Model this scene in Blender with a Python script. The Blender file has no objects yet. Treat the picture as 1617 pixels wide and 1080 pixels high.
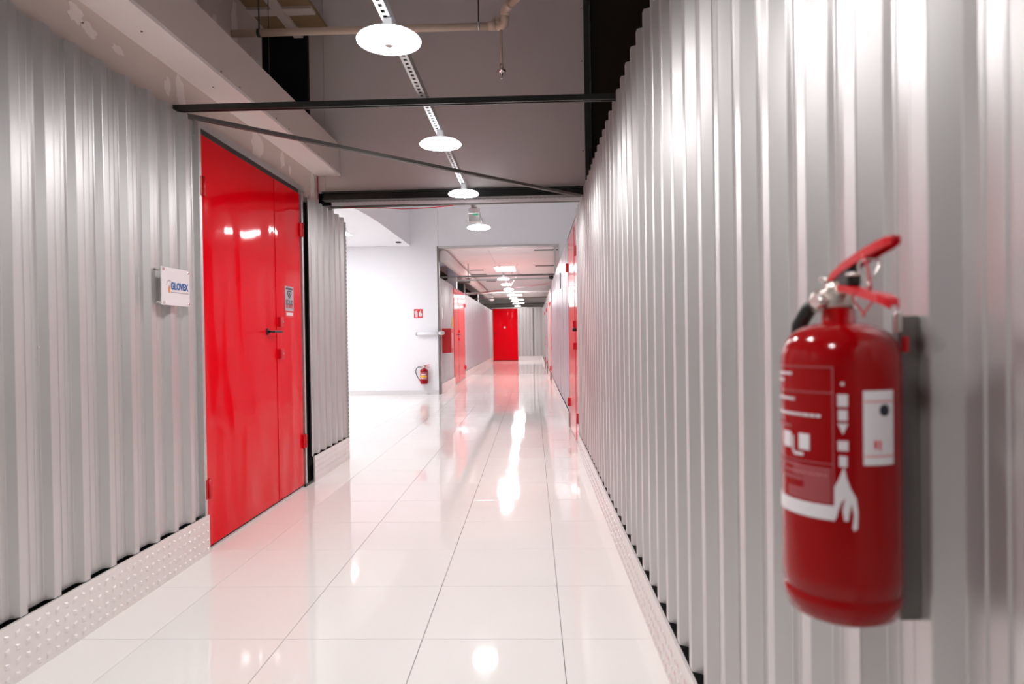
import bpy, bmesh, math, random
from mathutils import Vector, Matrix
random.seed(7)
PI = math.pi
sc = bpy.context.scene
C = sc.collection

# ---------------------------------------------------------------- camera
W, H = 1617, 1080
F_PX, YAW, PITCH, ROLL, CAM_H = 1046.53, 0.0313667, 0.00920838, -0.0149840, 1.29725
cam_d = bpy.data.cameras.new('camera')
cam = bpy.data.objects.new('camera', cam_d); C.objects.link(cam)
fw = Vector((-math.sin(YAW)*math.cos(PITCH), math.cos(YAW)*math.cos(PITCH), -math.sin(PITCH)))
r0 = Vector((math.cos(YAW), math.sin(YAW), 0)); u0 = r0.cross(fw)
rr = r0*math.cos(ROLL) + u0*math.sin(ROLL); uu = u0*math.cos(ROLL) - r0*math.sin(ROLL)
M3 = Matrix((rr, uu, -fw)).transposed()
cam.matrix_world = Matrix.Translation((0, 0, CAM_H)) @ M3.to_4x4()
cam_d.sensor_width = 36; cam_d.sensor_fit = 'HORIZONTAL'
cam_d.lens = F_PX/W*36
cam_d.clip_start = 0.05; cam_d.clip_end = 200
cam_d.dof.use_dof = True; cam_d.dof.focus_distance = 6.0; cam_d.dof.aperture_fstop = 3.5
sc.camera = cam
# ---------------------------------------------------------------- world, exposure
wd = bpy.data.worlds.new('world'); sc.world = wd; wd.use_nodes = True
wd.node_tree.nodes['Background'].inputs[0].default_value = (0.5, 0.5, 0.55, 1)
wd.node_tree.nodes['Background'].inputs[1].default_value = 0.02
vs = sc.view_settings
vs.view_transform = 'Standard'; vs.look = 'None'; vs.gamma = 1; vs.use_curve_mapping = False
vs.exposure = 0.0
LAMP_E = 124.0        # round corridor lamps
PANEL_E = 46.0       # panels over the side room
FARP_E = 42.0        # panels over the far corridor
sc.cycles.max_bounces = 10
sc.cycles.diffuse_bounces = 6
sc.cycles.glossy_bounces = 5
sc.cycles.sample_clamp_indirect = 8.0
sc.cycles.use_light_tree = True
sc.cycles.caustics_reflective = True

# ---------------------------------------------------------------- materials
MATS = {}
def mat(name, col, rough=0.5, metal=0.0, bump=0.0, bscale=20.0, stretch=None, vary=0.0, vscale=3.0,
        emit=0.0, ecol=(1, 1, 1), spec=0.5, coat=0.0, trans=0.0, bdist=0.01, detail=3.0, rvary=0.0):
    if name in MATS: return MATS[name]
    m = bpy.data.materials.new(name); m.use_nodes = True
    nt = m.node_tree; b = nt.nodes['Principled BSDF']
    col = tuple(col)
    b.inputs['Base Color'].default_value = (*col, 1)
    b.inputs['Roughness'].default_value = rough
    b.inputs['Metallic'].default_value = metal
    b.inputs['Specular IOR Level'].default_value = spec
    b.inputs['Coat Weight'].default_value = coat
    b.inputs['Transmission Weight'].default_value = trans
    if emit:
        b.inputs['Emission Color'].default_value = (*ecol, 1)
        b.inputs['Emission Strength'].default_value = emit
    tc = nt.nodes.new('ShaderNodeTexCoord')
    mp = nt.nodes.new('ShaderNodeMapping')
    geo = nt.nodes.new('ShaderNodeNewGeometry')
    nt.links.new(geo.outputs['Position'], mp.inputs[0])
    if stretch: mp.inputs['Scale'].default_value = stretch
    if bump:
        n = nt.nodes.new('ShaderNodeTexNoise'); n.inputs['Scale'].default_value = bscale; n.inputs['Detail'].default_value = detail
        nt.links.new(mp.outputs[0], n.inputs['Vector'])
        bp = nt.nodes.new('ShaderNodeBump'); bp.inputs['Strength'].default_value = bump; bp.inputs['Distance'].default_value = bdist
        nt.links.new(n.outputs[0], bp.inputs['Height']); nt.links.new(bp.outputs[0], b.inputs['Normal'])
    if vary or rvary:
        n2 = nt.nodes.new('ShaderNodeTexNoise'); n2.inputs['Scale'].default_value = vscale; n2.inputs['Detail'].default_value = 4
        nt.links.new(mp.outputs[0], n2.inputs['Vector'])
        if vary:
            mx = nt.nodes.new('ShaderNodeMix'); mx.data_type = 'RGBA'
            mx.inputs[6].default_value = (*[max(0, c*(1-vary)) for c in col], 1)
            mx.inputs[7].default_value = (*[min(1, c*(1+vary)) for c in col], 1)
            nt.links.new(n2.outputs[0], mx.inputs[0]); nt.links.new(mx.outputs[2], b.inputs['Base Color'])
        if rvary:
            mr = nt.nodes.new('ShaderNodeMapRange'); mr.inputs[3].default_value = rough*(1-rvary); mr.inputs[4].default_value = rough*(1+rvary)
            nt.links.new(n2.outputs[0], mr.inputs[0]); nt.links.new(mr.outputs[0], b.inputs['Roughness'])
    MATS[name] = m
    return m

steel = mat('silver_coated_sheet', (0.595, 0.575, 0.57), 0.37, 0.6, bump=0.25, bscale=1.0, stretch=(2.5, 2.5, 0.5), bdist=0.02, vary=0.04, rvary=0.15)
sheet = mat('pale_lilac_flat_sheet', (0.47, 0.44, 0.49), 0.33, 0.3, bump=0.25, bscale=1.0, stretch=(2.0, 2.0, 0.6), bdist=0.02)
tread = mat('aluminium_tread_plate', (0.82, 0.775, 0.76), 0.32, 0.5, vary=0.05, vscale=12)
floor_m = mat('polished_porcelain', (0.85, 0.82, 0.785), 0.048, 0, bump=0.05, bscale=5.0, bdist=0.004, vary=0.012, vscale=2.5, spec=0.5)
grout = mat('grey_grout', (0.16, 0.145, 0.14), 0.8)
red_door = mat('red_gloss_door_paint', (0.74, 0.0012, 0.008), 0.07, 0, bump=0.75, bscale=1.0, stretch=(2.8, 2.8, 1.0), bdist=0.035, spec=0.12, detail=1.0)
red_door2 = mat('red_satin_door_paint', (0.62, 0.004, 0.012), 0.16, 0, bump=0.25, bscale=1.0, stretch=(2.0, 2.0, 0.8), bdist=0.02, spec=0.5, detail=1.0)
red_dull = mat('red_lacquer_fittings', (0.56, 0.004, 0.010), 0.3)
red_ext = mat('red_extinguisher_lacquer', (0.30, 0.0006, 0.002), 0.12, 0, spec=0.3)
white_wall = mat('white_wall_paint', (0.82, 0.82, 0.84), 0.7, vary=0.01)
skirt_m = mat('pale_skirting_tile', (0.70, 0.68, 0.68), 0.25)
gyp = mat('beige_gypsum_board', (0.62, 0.53, 0.48), 0.75, bump=0.15, bscale=60, vary=0.06, vscale=2)
gypw = mat('pale_painted_gypsum', (0.88, 0.80, 0.765), 0.7, vary=0.03, vscale=3)
filler = mat('white_joint_filler', (0.78, 0.70, 0.66), 0.8, vary=0.08, vscale=20)
cladding = mat('grey_sandwich_panel', (0.70, 0.645, 0.62), 0.42, 0.1, bump=0.12, bscale=1.5, bdist=0.02, vary=0.02)
dark = mat('blackened_steel', (0.035, 0.037, 0.035), 0.35, 0.3, vary=0.3, vscale=8)
void = mat('painted_void_shade', (0.022, 0.014, 0.009), 0.9)  # dark brown colour stands in for the lack of light in voids
void2 = mat('black_gap_shade', (0.006, 0.006, 0.006), 0.9)  # black colour stands in for the shade in gaps and voids
galv = mat('galvanised_strip', (0.60, 0.60, 0.59), 0.38, 0.7, vary=0.08, vscale=25)
barm = mat('grey_steel_bar', (0.19, 0.18, 0.17), 0.42, 0.5)
pipe_m = mat('cream_painted_pipe', (0.74, 0.60, 0.48), 0.4)
osb = mat('ochre_board', (0.27, 0.18, 0.09), 0.8, vary=0.15, vscale=6)
black_p = mat('black_plastic', (0.012, 0.012, 0.012), 0.35)
chrome = mat('brushed_chrome', (0.72, 0.68, 0.64), 0.22, 0.9)
brass = mat('nickel_valve_body', (0.66, 0.58, 0.52), 0.25, 0.9)
lampw = mat('white_lamp_plastic', (0.80, 0.80, 0.83), 0.4)
glow = mat('lit_round_diffuser', (0.9, 0.9, 0.9), 0.5, emit=LAMP_E, ecol=(1.0, 0.985, 0.99))
glow_room = mat('lit_square_panel', (0.9, 0.9, 0.9), 0.5, emit=PANEL_E, ecol=(0.975, 0.972, 1.0))
glow_far = mat('lit_oblong_panel', (0.9, 0.9, 0.9), 0.5, emit=FARP_E, ecol=(1, 0.985, 0.98))
ceil_m = mat('white_mineral_tile', (0.88, 0.84, 0.83), 0.85, vary=0.02)
ink_w = mat('white_print', (0.74, 0.70, 0.72), 0.4)
ink_pale = mat('faded_pink_print', (0.42, 0.10, 0.11), 0.4)
ink_k = mat('black_print', (0.02, 0.02, 0.03), 0.4)
ink_b = mat('blue_print', (0.0, 0.10, 0.33), 0.4)
ink_g = mat('green_print', (0.02, 0.22, 0.10), 0.4)
ink_o = mat('orange_print', (0.75, 0.25, 0.06), 0.4)
ink_r = mat('red_print', (0.70, 0.02, 0.03), 0.4)
ink_grey = mat('grey_print', (0.42, 0.36, 0.37), 0.5)
plate_m = mat('white_acrylic', (0.78, 0.76, 0.78), 0.12)
silver_m = mat('silver_sticker', (0.45, 0.43, 0.46), 0.35, 0.3)
yellow_m = mat('yellow_print', (0.85, 0.45, 0.02), 0.4)
opal = mat('glowing_opal_rim', (0.8, 0.8, 0.84), 0.4, emit=6.0, ecol=(0.93, 0.93, 1.0))
clear_m = mat('clear_plastic', (0.85, 0.87, 0.86), 0.12, trans=0.55)
blueglass = mat('blue_lit_glass', (0.1, 0.2, 0.3), 0.2, emit=0.9, ecol=(0.35, 0.6, 0.9))
green_lit = mat('green_lit_pictogram', (0.1, 0.6, 0.35), 0.4, emit=0.2, ecol=(0.2, 0.9, 0.5))
cable_r = mat('red_cable_sheath', (0.55, 0.03, 0.05), 0.5)

# ---------------------------------------------------------------- helpers
def link(name, me, m, parent=None, kind=None, label=None, cat=None, group=None):
    o = bpy.data.objects.new(name, me); C.objects.link(o)
    if m is not None and me is not None and not me.materials: me.materials.append(m)
    if parent is not None: o.parent = parent
    return tag(o, kind, label, cat, group)
def tag(o, kind=None, label=None, cat=None, group=None):
    if kind: o['kind'] = kind
    if label: o['label'] = label
    if cat: o['category'] = cat
    if group: o['group'] = group
    return o
def empty(name, loc=(0, 0, 0), rotz=0, **k):
    o = bpy.data.objects.new(name, None); C.objects.link(o)
    o.location = loc; o.rotation_euler = (0, 0, rotz); o.empty_display_size = 0.1
    return tag(o, **k)

class MB:
    def __init__(s): s.bm = bmesh.new()
    def box(s, x0, x1, y0, y1, z0, z1, bev=0.0):
        r = bmesh.ops.create_cube(s.bm, size=1)
        vs_ = r['verts']
        for v in vs_:
            v.co = Vector(((x0+x1)/2+v.co.x*(x1-x0), (y0+y1)/2+v.co.y*(y1-y0), (z0+z1)/2+v.co.z*(z1-z0)))
        if bev:
            es = list({e for v in vs_ for e in v.link_edges})
            bmesh.ops.bevel(s.bm, geom=es, offset=bev, segments=2, affect='EDGES', profile=0.5)
        return s
    def tube(s, pts, r, n=12, cap=True, flat=1.0):
        pts = [Vector(p) for p in pts]; rings = []
        rs = r if isinstance(r, (list, tuple)) else [r]*len(pts)
        up = None
        for i, p in enumerate(pts):
            d = (pts[min(i+1, len(pts)-1)]-pts[max(i-1, 0)]).normalized()
            if up is None:
                up = Vector((0, 0, 1)) if abs(d.z) < .9 else Vector((1, 0, 0))
            a = d.cross(up).normalized(); b = a.cross(d).normalized(); up = b
            rings.append([s.bm.verts.new(p+a*math.cos(2*PI*k/n)*rs[i]+b*math.sin(2*PI*k/n)*rs[i]*flat) for k in range(n)])
        for i in range(len(rings)-1):
            for k in range(n):
                f = s.bm.faces.new((rings[i][k], rings[i][(k+1) % n], rings[i+1][(k+1) % n], rings[i+1][k])); f.smooth = True
        if cap:
            s.bm.faces.new(list(reversed(rings[0]))); s.bm.faces.new(rings[-1])
        return s
    def lathe(s, prof, n=32, cx=0, cy=0, smooth=True):
        rings = []
        for (r, z) in prof:
            if r < 1e-6: rings.append([s.bm.verts.new((cx, cy, z))])
            else: rings.append([s.bm.verts.new((cx+r*math.cos(2*PI*k/n), cy+r*math.sin(2*PI*k/n), z)) for k in range(n)])
        for a, b in zip(rings[:-1], rings[1:]):
            for k in range(n):
                k2 = (k+1) % n
                if len(a) == 1 and len(b) == 1: continue
                if len(a) == 1: f = s.bm.faces.new((a[0], b[k], b[k2]))
                elif len(b) == 1: f = s.bm.faces.new((a[k], b[0], a[k2]))
                else: f = s.bm.faces.new((a[k], a[k2], b[k2], b[k]))
                f.smooth = smooth
        return s
    def prism(s, poly, axis, a0, a1):
        """poly: 2D points; extruded along axis ('x','y','z') from a0 to a1"""
        def P(p, a):
            return {'x': (a, p[0], p[1]), 'y': (p[0], a, p[1]), 'z': (p[0], p[1], a)}[axis]
        A = [s.bm.verts.new(P(p, a0)) for p in poly]; B = [s.bm.verts.new(P(p, a1)) for p in poly]
        n = len(poly)
        for i in range(n): s.bm.faces.new((A[i], A[(i+1) % n], B[(i+1) % n], B[i]))
        s.bm.faces.new(list(reversed(A))); s.bm.faces.new(B)
        return s
    def quad(s, *ps):
        s.bm.faces.new([s.bm.verts.new(p) for p in ps]); return s
    def mesh(s, name='mesh', fix=True):
        if fix: bmesh.ops.recalc_face_normals(s.bm, faces=s.bm.faces)
        me = bpy.data.meshes.new(name); s.bm.to_mesh(me); s.bm.free(); return me
    def obj(s, name, m, parent=None, fix=True, **k):
        return link(name, s.mesh(name, fix), m, parent, **k)

def text_bm(txt, size, depth=0.001, bold=0.0, align='CENTER'):
    cu = bpy.data.curves.new('t', 'FONT'); cu.body = txt; cu.size = size; cu.extrude = depth; cu.offset = bold
    cu.align_x = align; cu.align_y = 'CENTER'; cu.resolution_u = 3
    o = bpy.data.objects.new('t', cu); C.objects.link(o)
    bpy.context.view_layer.update()
    me = bpy.data.meshes.new_from_object(o.evaluated_get(bpy.context.evaluated_depsgraph_get()))
    bpy.data.objects.remove(o); bpy.data.curves.remove(cu)
    bm = bmesh.new(); bm.from_mesh(me); bpy.data.meshes.remove(me)
    return bm
def text_mesh(txt, size, fn, depth=0.001, bold=0.0, align='CENTER', sx=1.0):
    bm = text_bm(txt, size, depth, bold, align)
    for v in bm.verts: v.co = Vector(fn(v.co.x*sx, v.co.y, v.co.z))
    bmesh.ops.recalc_face_normals(bm, faces=bm.faces)
    me = bpy.data.meshes.new('text'); bm.to_mesh(me); bm.free(); return me

# ================================================================ SETTING
XL, XR = -2.0, 0.50          # crest faces of the corrugated walls
XFL = -2.10                  # left wall of the far corridor
YC = 6.35                    # hanging cladding
YW = 14.95                   # white cross wall
YE = 35.0                    # end wall
TOPL, TOPR = 2.62, 2.70
BASEL, BASER = 0.232, 0.200

# ---- floor: sub-floor plus one object per tile where a tile shows at 10 px or more
T = 0.6; X0 = 0.107; Y0 = 2.822
fl = MB().box(-9.2, 1.2, -3.6, 46, -0.05, -0.0045).obj('floor', grout, kind='structure',
        label='polished pale porcelain floor of large square tiles')
def tile_mesh(w, d):
    m = MB(); g = 0.0014; c = 0.0010
    x0, x1, y0, y1 = g, w-g, g, d-g
    bm = m.bm
    lo = [bm.verts.new(p) for p in ((x0, y0, -0.005), (x1, y0, -0.005), (x1, y1, -0.005), (x0, y1, -0.005))]
    mi = [bm.verts.new(p) for p in ((x0, y0, -c), (x1, y0, -c), (x1, y1, -c), (x0, y1, -c))]
    hi = [bm.verts.new(p) for p in ((x0+c, y0+c, 0), (x1-c, y0+c, 0), (x1-c, y1-c, 0), (x0+c, y1-c, 0))]
    for A, B in ((lo, mi), (mi, hi)):
        for i in range(4): bm.faces.new((A[i], A[(i+1) % 4], B[(i+1) % 4], B[i]))
    bm.faces.new(hi)
    return m.mesh('tile')
tm = {}
def tile(x, y, w, d):
    k = (round(w, 3), round(d, 3))
    if k not in tm: tm[k] = tile_mesh(w, d)
    o = link('tile', tm[k], floor_m, fl)
    o.location = (x, y, 0); o.rotation_euler = (random.uniform(-1, 1)*0.0004, random.uniform(-1, 1)*0.0004, 0)
kx0 = -4
for r in range(-10, 21):
    y = Y0 + r*T
    for k in range(-14 if y > 6.9 else -4, 1):
        x = X0 + k*T
        if y > 14.9 - 0.6 and x < XL-0.6: d = 14.95-y
        else: d = T
        w = T if k < 0 else 0.46
        if d > 0.05: tile(x, y, w, d)
far = MB()
for r in range(21, 55):
    y = Y0 + r*T
    for k in range(-4, 1):
        x = X0+k*T; g = 0.0015; w = T if k < 0 else 0.56
        far.quad((x+g, y+g, 0), (x+w-g, y+g, 0), (x+w-g, y+T-g, 0), (x+g, y+T-g, 0))
far.obj('distant_tiles', floor_m, fl, kind='stuff')

# ---- corrugated sheet
PER = 0.1855
def profile(n, depth=0.032):
    """points (s along wall, t depth behind crest) for n periods; crest at t=0"""
    pts = []
    for i in range(n):
        b = i*PER
        pts += [(b+0.000, 0.0015), (b+0.0025, 0.0), (b+0.0385, 0.0), (b+0.041, 0.0015),
                (b+0.058, depth-0.0015), (b+0.0605, depth),
                (b+0.090, depth), (b+0.0925, depth-0.003), (b+0.0965, depth-0.003), (b+0.099, depth),
                (b+0.128, depth), (b+0.1305, depth-0.003), (b+0.1345, depth-0.003), (b+0.137, depth),
                (b+0.1655, depth), (b+0.168, depth-0.0015)]
    pts.append((n*PER, 0.0015)); pts.append((n*PER+0.0025, 0)); pts.append((n*PER+0.034, 0))
    return pts
cs_cache = {}
def corr_mesh(n, z0, z1, trim=None):
    key = (n, z0, z1, trim)
    if key in cs_cache: return cs_cache[key]
    m = MB(); bm = m.bm; pr = profile(n)
    if trim:
        out = []
        for i, p in enumerate(pr):
            if p[0] <= trim: out.append(p)
            else:
                q = pr[i-1]; t = (trim-q[0])/(p[0]-q[0]); out.append((trim, q[1]+t*(p[1]-q[1]))); break
        pr = out
    zz = [z0+(z1-z0)*i/4 for i in range(5)]
    F = [[bm.verts.new((s, t, z)) for z in zz] for s, t in pr]
    B = [[bm.verts.new((s, t+0.0012, z)) for z in zz] for s, t in pr]
    for i in range(len(pr)-1):
        for j in range(4):
            bm.faces.new((F[i][j], F[i+1][j], F[i+1][j+1], F[i][j+1]))
            bm.faces.new((B[i][j], B[i][j+1], B[i+1][j+1], B[i+1][j]))
        bm.faces.new((F[i][4], F[i+1][4], B[i+1][4], B[i][4])); bm.faces.new((F[i][0], B[i][0], B[i+1][0], F[i+1][0]))
    for e in (0, -1):
        for j in range(4): bm.faces.new((F[e][j], F[e][j+1], B[e][j+1], B[e][j]))
    me = m.mesh('corrugated_panel'); cs_cache[key] = me
    return me
def corr_run(parent, x, ya, yb, side, z0, z1, n=6, start=None, m=steel):
    """side 'L': sheet faces +X, 'R': faces -X; runs from ya to yb; lap joints every n periods"""
    w = n*PER; y = ya if start is None else start
    while y < yb-0.02:
        ln = min(w+0.034, yb-y); tr = None if ln >= w+0.0339 else ln
        o = link('corrugated_panel', corr_mesh(n, z0, z1, tr), m, parent)
        # local x -> +Y ; local y -> away from the corridor
        if side == 'L': o.matrix_local = Matrix(((0, -1, 0, x), (1, 0, 0, y), (0, 0, 1, 0), (0, 0, 0, 1)))
        else: o.matrix_local = Matrix(((0, 1, 0, x), (1, 0, 0, y), (0, 0, 1, 0), (0, 0, 0, 1)))
        o.location.x += (0.0004 if side == 'L' else -0.0004)*(int(y*10) % 2)
        y += w
def screws(parent, x, side, pts):
    for (y, z) in pts:
        s = 1 if side == 'L' else -1
        m = MB(); m.tube([(x, y, z), (x+s*0.004, y, z)], 0.006, 6)
        m.obj('screw', galv, parent)

# ---- tread-plate kickboards
def kick(name, x, side, runs, zt, label, dots_to=9.0):
    s = 1 if side == 'L' else -1
    root = empty(name, (0, 0, 0), kind='structure', label=label)
    for (ya, yb) in runs:
        y = ya
        while y < yb-0.01:
            e = min(y+2.5, yb)
            MB().box(min(x, x-s*0.012), max(x, x-s*0.012), y+0.0008, e-0.0008, 0.0, zt).obj('plate', tread, root)
            y = e
    m = MB(); bm = m.bm
    for (ya, yb) in runs:
        nrow = int((zt-0.02)/0.050)
        y = ya+0.03; k = 0
        while y < min(yb, dots_to)-0.02:
            if y > 1.3:
                for r in range(nrow):
                    z = 0.028+r*0.053
                    if z > zt-0.02: continue
                    t = PI/3.6 if (k+r) % 2 else -PI/3.6
                    ca, sa = math.cos(t), math.sin(t)
                    def P(a, b, h): return (x+s*h, y+a*ca-b*sa, z+a*sa+b*ca)
                    a_, b_ = 0.020, 0.0145
                    o4 = [bm.verts.new(P(*q)) for q in ((-a_, 0, 0), (0, -b_, 0), (a_, 0, 0), (0, b_, 0))]
                    i4 = [bm.verts.new(P(*q)) for q in ((-a_*.55, 0, 0.0046), (0, -b_*.5, 0.0046), (a_*.55, 0, 0.0046), (0, b_*.5, 0.0046))]
                    for i in range(4): bm.faces.new((o4[i], o4[(i+1) % 4], i4[(i+1) % 4], i4[i]))
                    bm.faces.new(i4)
            y += 0.0530; k += 1
    if len(bm.verts): m.obj('tread_studs', tread, root, kind='stuff')
    return root

# ================= left wall near
wl = empty('wall_left', kind='structure', label='silver corrugated sheet wall left of the corridor')
corr_run(wl, XL, -3.5, 3.975, 'L', BASEL+0.003, TOPL, start=-3.5+0.06)
corr_run(wl, XL-0.005, 5.915, 7.06, 'L', BASEL+0.003, TOPL-0.03)
MB().box(XL-0.115, XL-0.055, -3.5, 3.96, 0.0, TOPL-0.04).obj('shade_backing', void2, wl)  # black sheet paints the shade seen through the corrugation gaps
MB().box(XL-0.115, XL-0.055, 5.93, 7.02, 0.0, TOPL-0.08).obj('shade_backing', void2, wl)
MB().box(XL-0.16, XL+0.006, 7.062, 7.072, 0.0, 2.54).box(XL-0.005, XL+0.010, 7.045, 7.075, 0.0, 2.54).obj('edge_trim', galv, wl)
m = MB()
for i in range(56):
    z = 0.10+i*0.043; m.box(XL+0.0102, XL+0.0112, 7.052, 7.068, z, z+0.018)
m.obj('trim_slots', void2, wl, kind='stuff')
screws(wl, XL, 'L', [(2.62, 2.57), (2.98, 2.57), (3.35, 2.57), (3.72, 2.57), (3.9, 2.52), (2.62, 1.28), (3.17, 1.28), (6.3, 2.5), (6.9, 2.5)])
MB().box(XL-0.14, XL-0.002, 3.955, 3.985, 0.0, TOPL).obj('end_post', galv, wl)
kick('baseboard_left', XL+0.012, 'L', [(-3.5, 3.98), (5.93, 7.06)], BASEL, 'silver tread plate kickboard along the left wall')

# ================= right wall
wr = empty('wall_right', kind='structure', label='silver corrugated sheet wall right of the corridor')
corr_run(wr, XR, -3.5, 7.40, 'R', BASER+0.003, TOPR, start=-3.5+0.085)
MB().box(XR+0.055, XR+0.11, -3.5, 7.38, 0.0, TOPR-0.06).obj('shade_backing', void2, wr)
# flat lilac sheets beyond the door
y = 9.40
while y < 17.3:
    MB().box(XR+0.012, XR+0.03, y+0.002, y+1.146, BASER+0.003, 2.66).obj('flat_panel', sheet, wr)
    MB().box(XR+0.009, XR+0.012, y+0.55, y+0.575, BASER+0.003, 2.66).obj('panel_rib', sheet, wr)
    y += 1.15
MB().box(XR+0.004, XR+0.02, 9.365, 9.40, 0.0, 2.68).obj('door_post', galv, wr)
MB().box(XR+0.031, XR+0.11, 9.40, 17.3, 0.0, 2.60).obj('shade_backing', void2, wr)
MB().box(XR-0.004, XR+0.010, 11.75, 11.79, 2.12, 2.40).obj('slot_cover', black_p, wr)
for a, b in ((19.30, 21.95), (23.8, 25.25), (27.05, YE)):
    corr_run(wr, XR+0.02, a, b, 'R', BASER+0.003, 2.66)
    MB().box(XR+0.075, XR+0.11, a, b, 0.0, 2.6).obj('shade_backing', void2, wr)
screws(wr, XR, 'R', [(y_, 2.62) for y_ in (1.9, 2.65, 3.4, 4.1, 5.2, 6.3)])
kick('baseboard_right', XR-0.012, 'R', [(-3.5, 7.41), (9.40, 17.38), (19.30, 21.95), (23.8, 25.25), (27.05, YE)], BASER,
     'silver tread plate kickboard along the right wall')

# dark space above the right-hand units, its shade put into the board colour
wv = empty('wall_upper_right', kind='structure', label='sheets painted dark brown for the unlit space above the right units')
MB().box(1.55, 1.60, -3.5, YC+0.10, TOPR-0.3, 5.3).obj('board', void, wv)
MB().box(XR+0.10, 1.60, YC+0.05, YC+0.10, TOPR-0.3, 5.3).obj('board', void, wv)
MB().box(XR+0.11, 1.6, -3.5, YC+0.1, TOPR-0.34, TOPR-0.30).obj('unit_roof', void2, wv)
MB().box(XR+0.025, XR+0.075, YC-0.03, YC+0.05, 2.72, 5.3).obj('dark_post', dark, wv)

# ================= hanging cladding wall over the corridor
wc = empty('wall_hanging', kind='structure', label='grey smooth panel wall hanging above the corridor crossbeam')
MB().box(-1.975, XR+0.024, YC, YC+0.08, 2.715, 5.3).obj('cladding_panel', cladding, wc)
MB().box(-2.115, -1.979, YC+0.003, YC+0.08, 2.715, 5.3).obj('cladding_panel', cladding, wc)
MB().box(-2.128, -2.116, YC-0.006, YC+0.08, 3.15, 5.3).obj('edge_angle', dark, wc)
for z in (3.9, 3.05, 4.4):
    m = MB(); m.tube([(XR+0.005, YC, z), (XR+0.005, YC-0.004, z)], 0.006, 6); m.obj('screw', dark, wc)

# ================= upper left: boxed soffit, gypsum walls
wu = empty('wall_upper_left', kind='structure', label='unpainted gypsum board wall above the left units')
MB().box(XL-0.10, XL-0.055, -3.5, YC+0.03, TOPL-0.10, 2.89).obj('gypsum_board', gyp, wu)
MB().box(-2.52, -2.48, -3.5, 6.12, 2.9, 5.3).obj('gypsum_board', gyp, wu)
MB().box(-3.2, -2.1, 6.9, 6.95, 2.7, 5.3).obj('void_shade_sheet', void2, wu)  # black sheets paint the shade of the void past the gypsum wall
MB().box(-3.2, -3.15, 6.12, 6.9, 2.7, 5.3).obj('void_shade_sheet', void2, wu)
MB().box(-2.52, -2.10, 6.12, 6.95, 2.80, 2.90).obj('void_shade_sheet', void2, wu)
def blob(parent, xw, cy, cz, ry, rz, seed, name='filler_patch', m=filler):
    rnd = random.Random(seed); n = 18
    b = MB(); pts = []
    for i in range(n):
        a = 2*PI*i/n; k = 1+rnd.uniform(-.28, .28)
        pts.append((cy+ry*k*math.cos(a), cz+rz*k*math.sin(a)))
    b.prism(pts, 'x', xw, xw+0.0012)
    return b.obj(name, m, parent)
xs = XL-0.055
for i, (cy, cz, ry, rz) in enumerate([(2.63, 2.80, .05, .055), (2.96, 2.79, .05, .045), (3.05, 2.76, .05, .03), (3.27, 2.76, .045, .022), (3.86, 2.76, .05, .10),
                                      (3.72, 2.74, .03, .05), (4.95, 2.76, .10, .11), (5.45, 2.79, .05, .07), (5.62, 2.74, .03, .04), (2.35, 2.66, .06, .04), (6.2, 2.75, .06, .12)]):
    blob(wu, xs, cy, cz, ry, rz, i)
for i, (cy, cz, ry, rz) in enumerate([(4.9, 4.10, .05, .28), (5.55, 3.95, .06, .20), (5.75, 3.55, .035, .06), (5.9, 3.72, .03, .09), (4.45, 4.3, .05, .3), (5.2, 3.8, .05, .1)]):
    blob(wu, -2.48, cy, cz, ry, rz, 40+i)
# boxed soffit beam
sb = empty('trim_soffit', kind='structure', label='boxed gypsum soffit beam running along the left above the wall')
MB().box(XL-0.12, -1.83, -3.5, YC-0.005, 2.862, 2.882).obj('soffit_underside', gypw, sb)
MB().box(-1.845, -1.829, -3.5, YC-0.005, 2.8825, 3.16).obj('soffit_side', gyp, sb)
MB().box(-2.52, -1.845, -3.5, YC-0.005, 3.13, 3.158).obj('soffit_top', gyp, sb)
for i, y_ in enumerate((3.9, 4.15, 4.45, 4.75, 5.0, 5.35, 5.7, 6.0)):
    m = MB(); m.tube([(-1.829, y_, 2.895), (-1.826, y_, 2.895)], 0.0055, 6); m.obj('screw', dark, sb)
for y_ in (4.05, 4.9, 3.3):
    m = MB(); m.tube([(-1.95, y_, 2.862), (-1.95, y_, 2.859)], 0.006, 6); m.obj('screw', dark, sb)
MB().tube([(XL-0.045, YC-0.02, 2.86), (XL-0.045, YC-0.02, 2.64)], 0.005, 6).obj('cable', cable_r, kind='thing',
     label='short red cable hanging down at the corner below the boxed soffit', cat='cable')
# ochre boarded underside at the top left
ub = empty('trim_ceiling_box', kind='structure', label='ochre boarded ceiling box high above the soffit')
MB().box(-2.48, -1.9, 5.55, 6.33, 4.22, 4.26).obj('board', osb, ub)
MB().box(-2.48, -1.9, 5.78, 5.90, 4.195, 4.22).obj('batten', gyp, ub)
MB().box(-2.25, -2.16, 5.0, 6.33, 4.19, 4.219).obj('batten', gyp, ub)
MB().box(-2.48, -1.9, 5.0, 5.549, 4.22, 4.26).obj('board', gyp, ub)

# ================= ceilings
MB().box(-3.3, 1.7, -3.6, YC+0.08, 5.3, 5.4).obj('ceiling', white_wall, kind='structure', label='high dim ceiling above the near corridor')
MB().box(-9.2, 1.7, YC+0.11, YW-0.01, 4.55, 4.6).obj('ceiling_middle', white_wall, kind='structure', label='high white ceiling between crossbeam and white wall')
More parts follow.
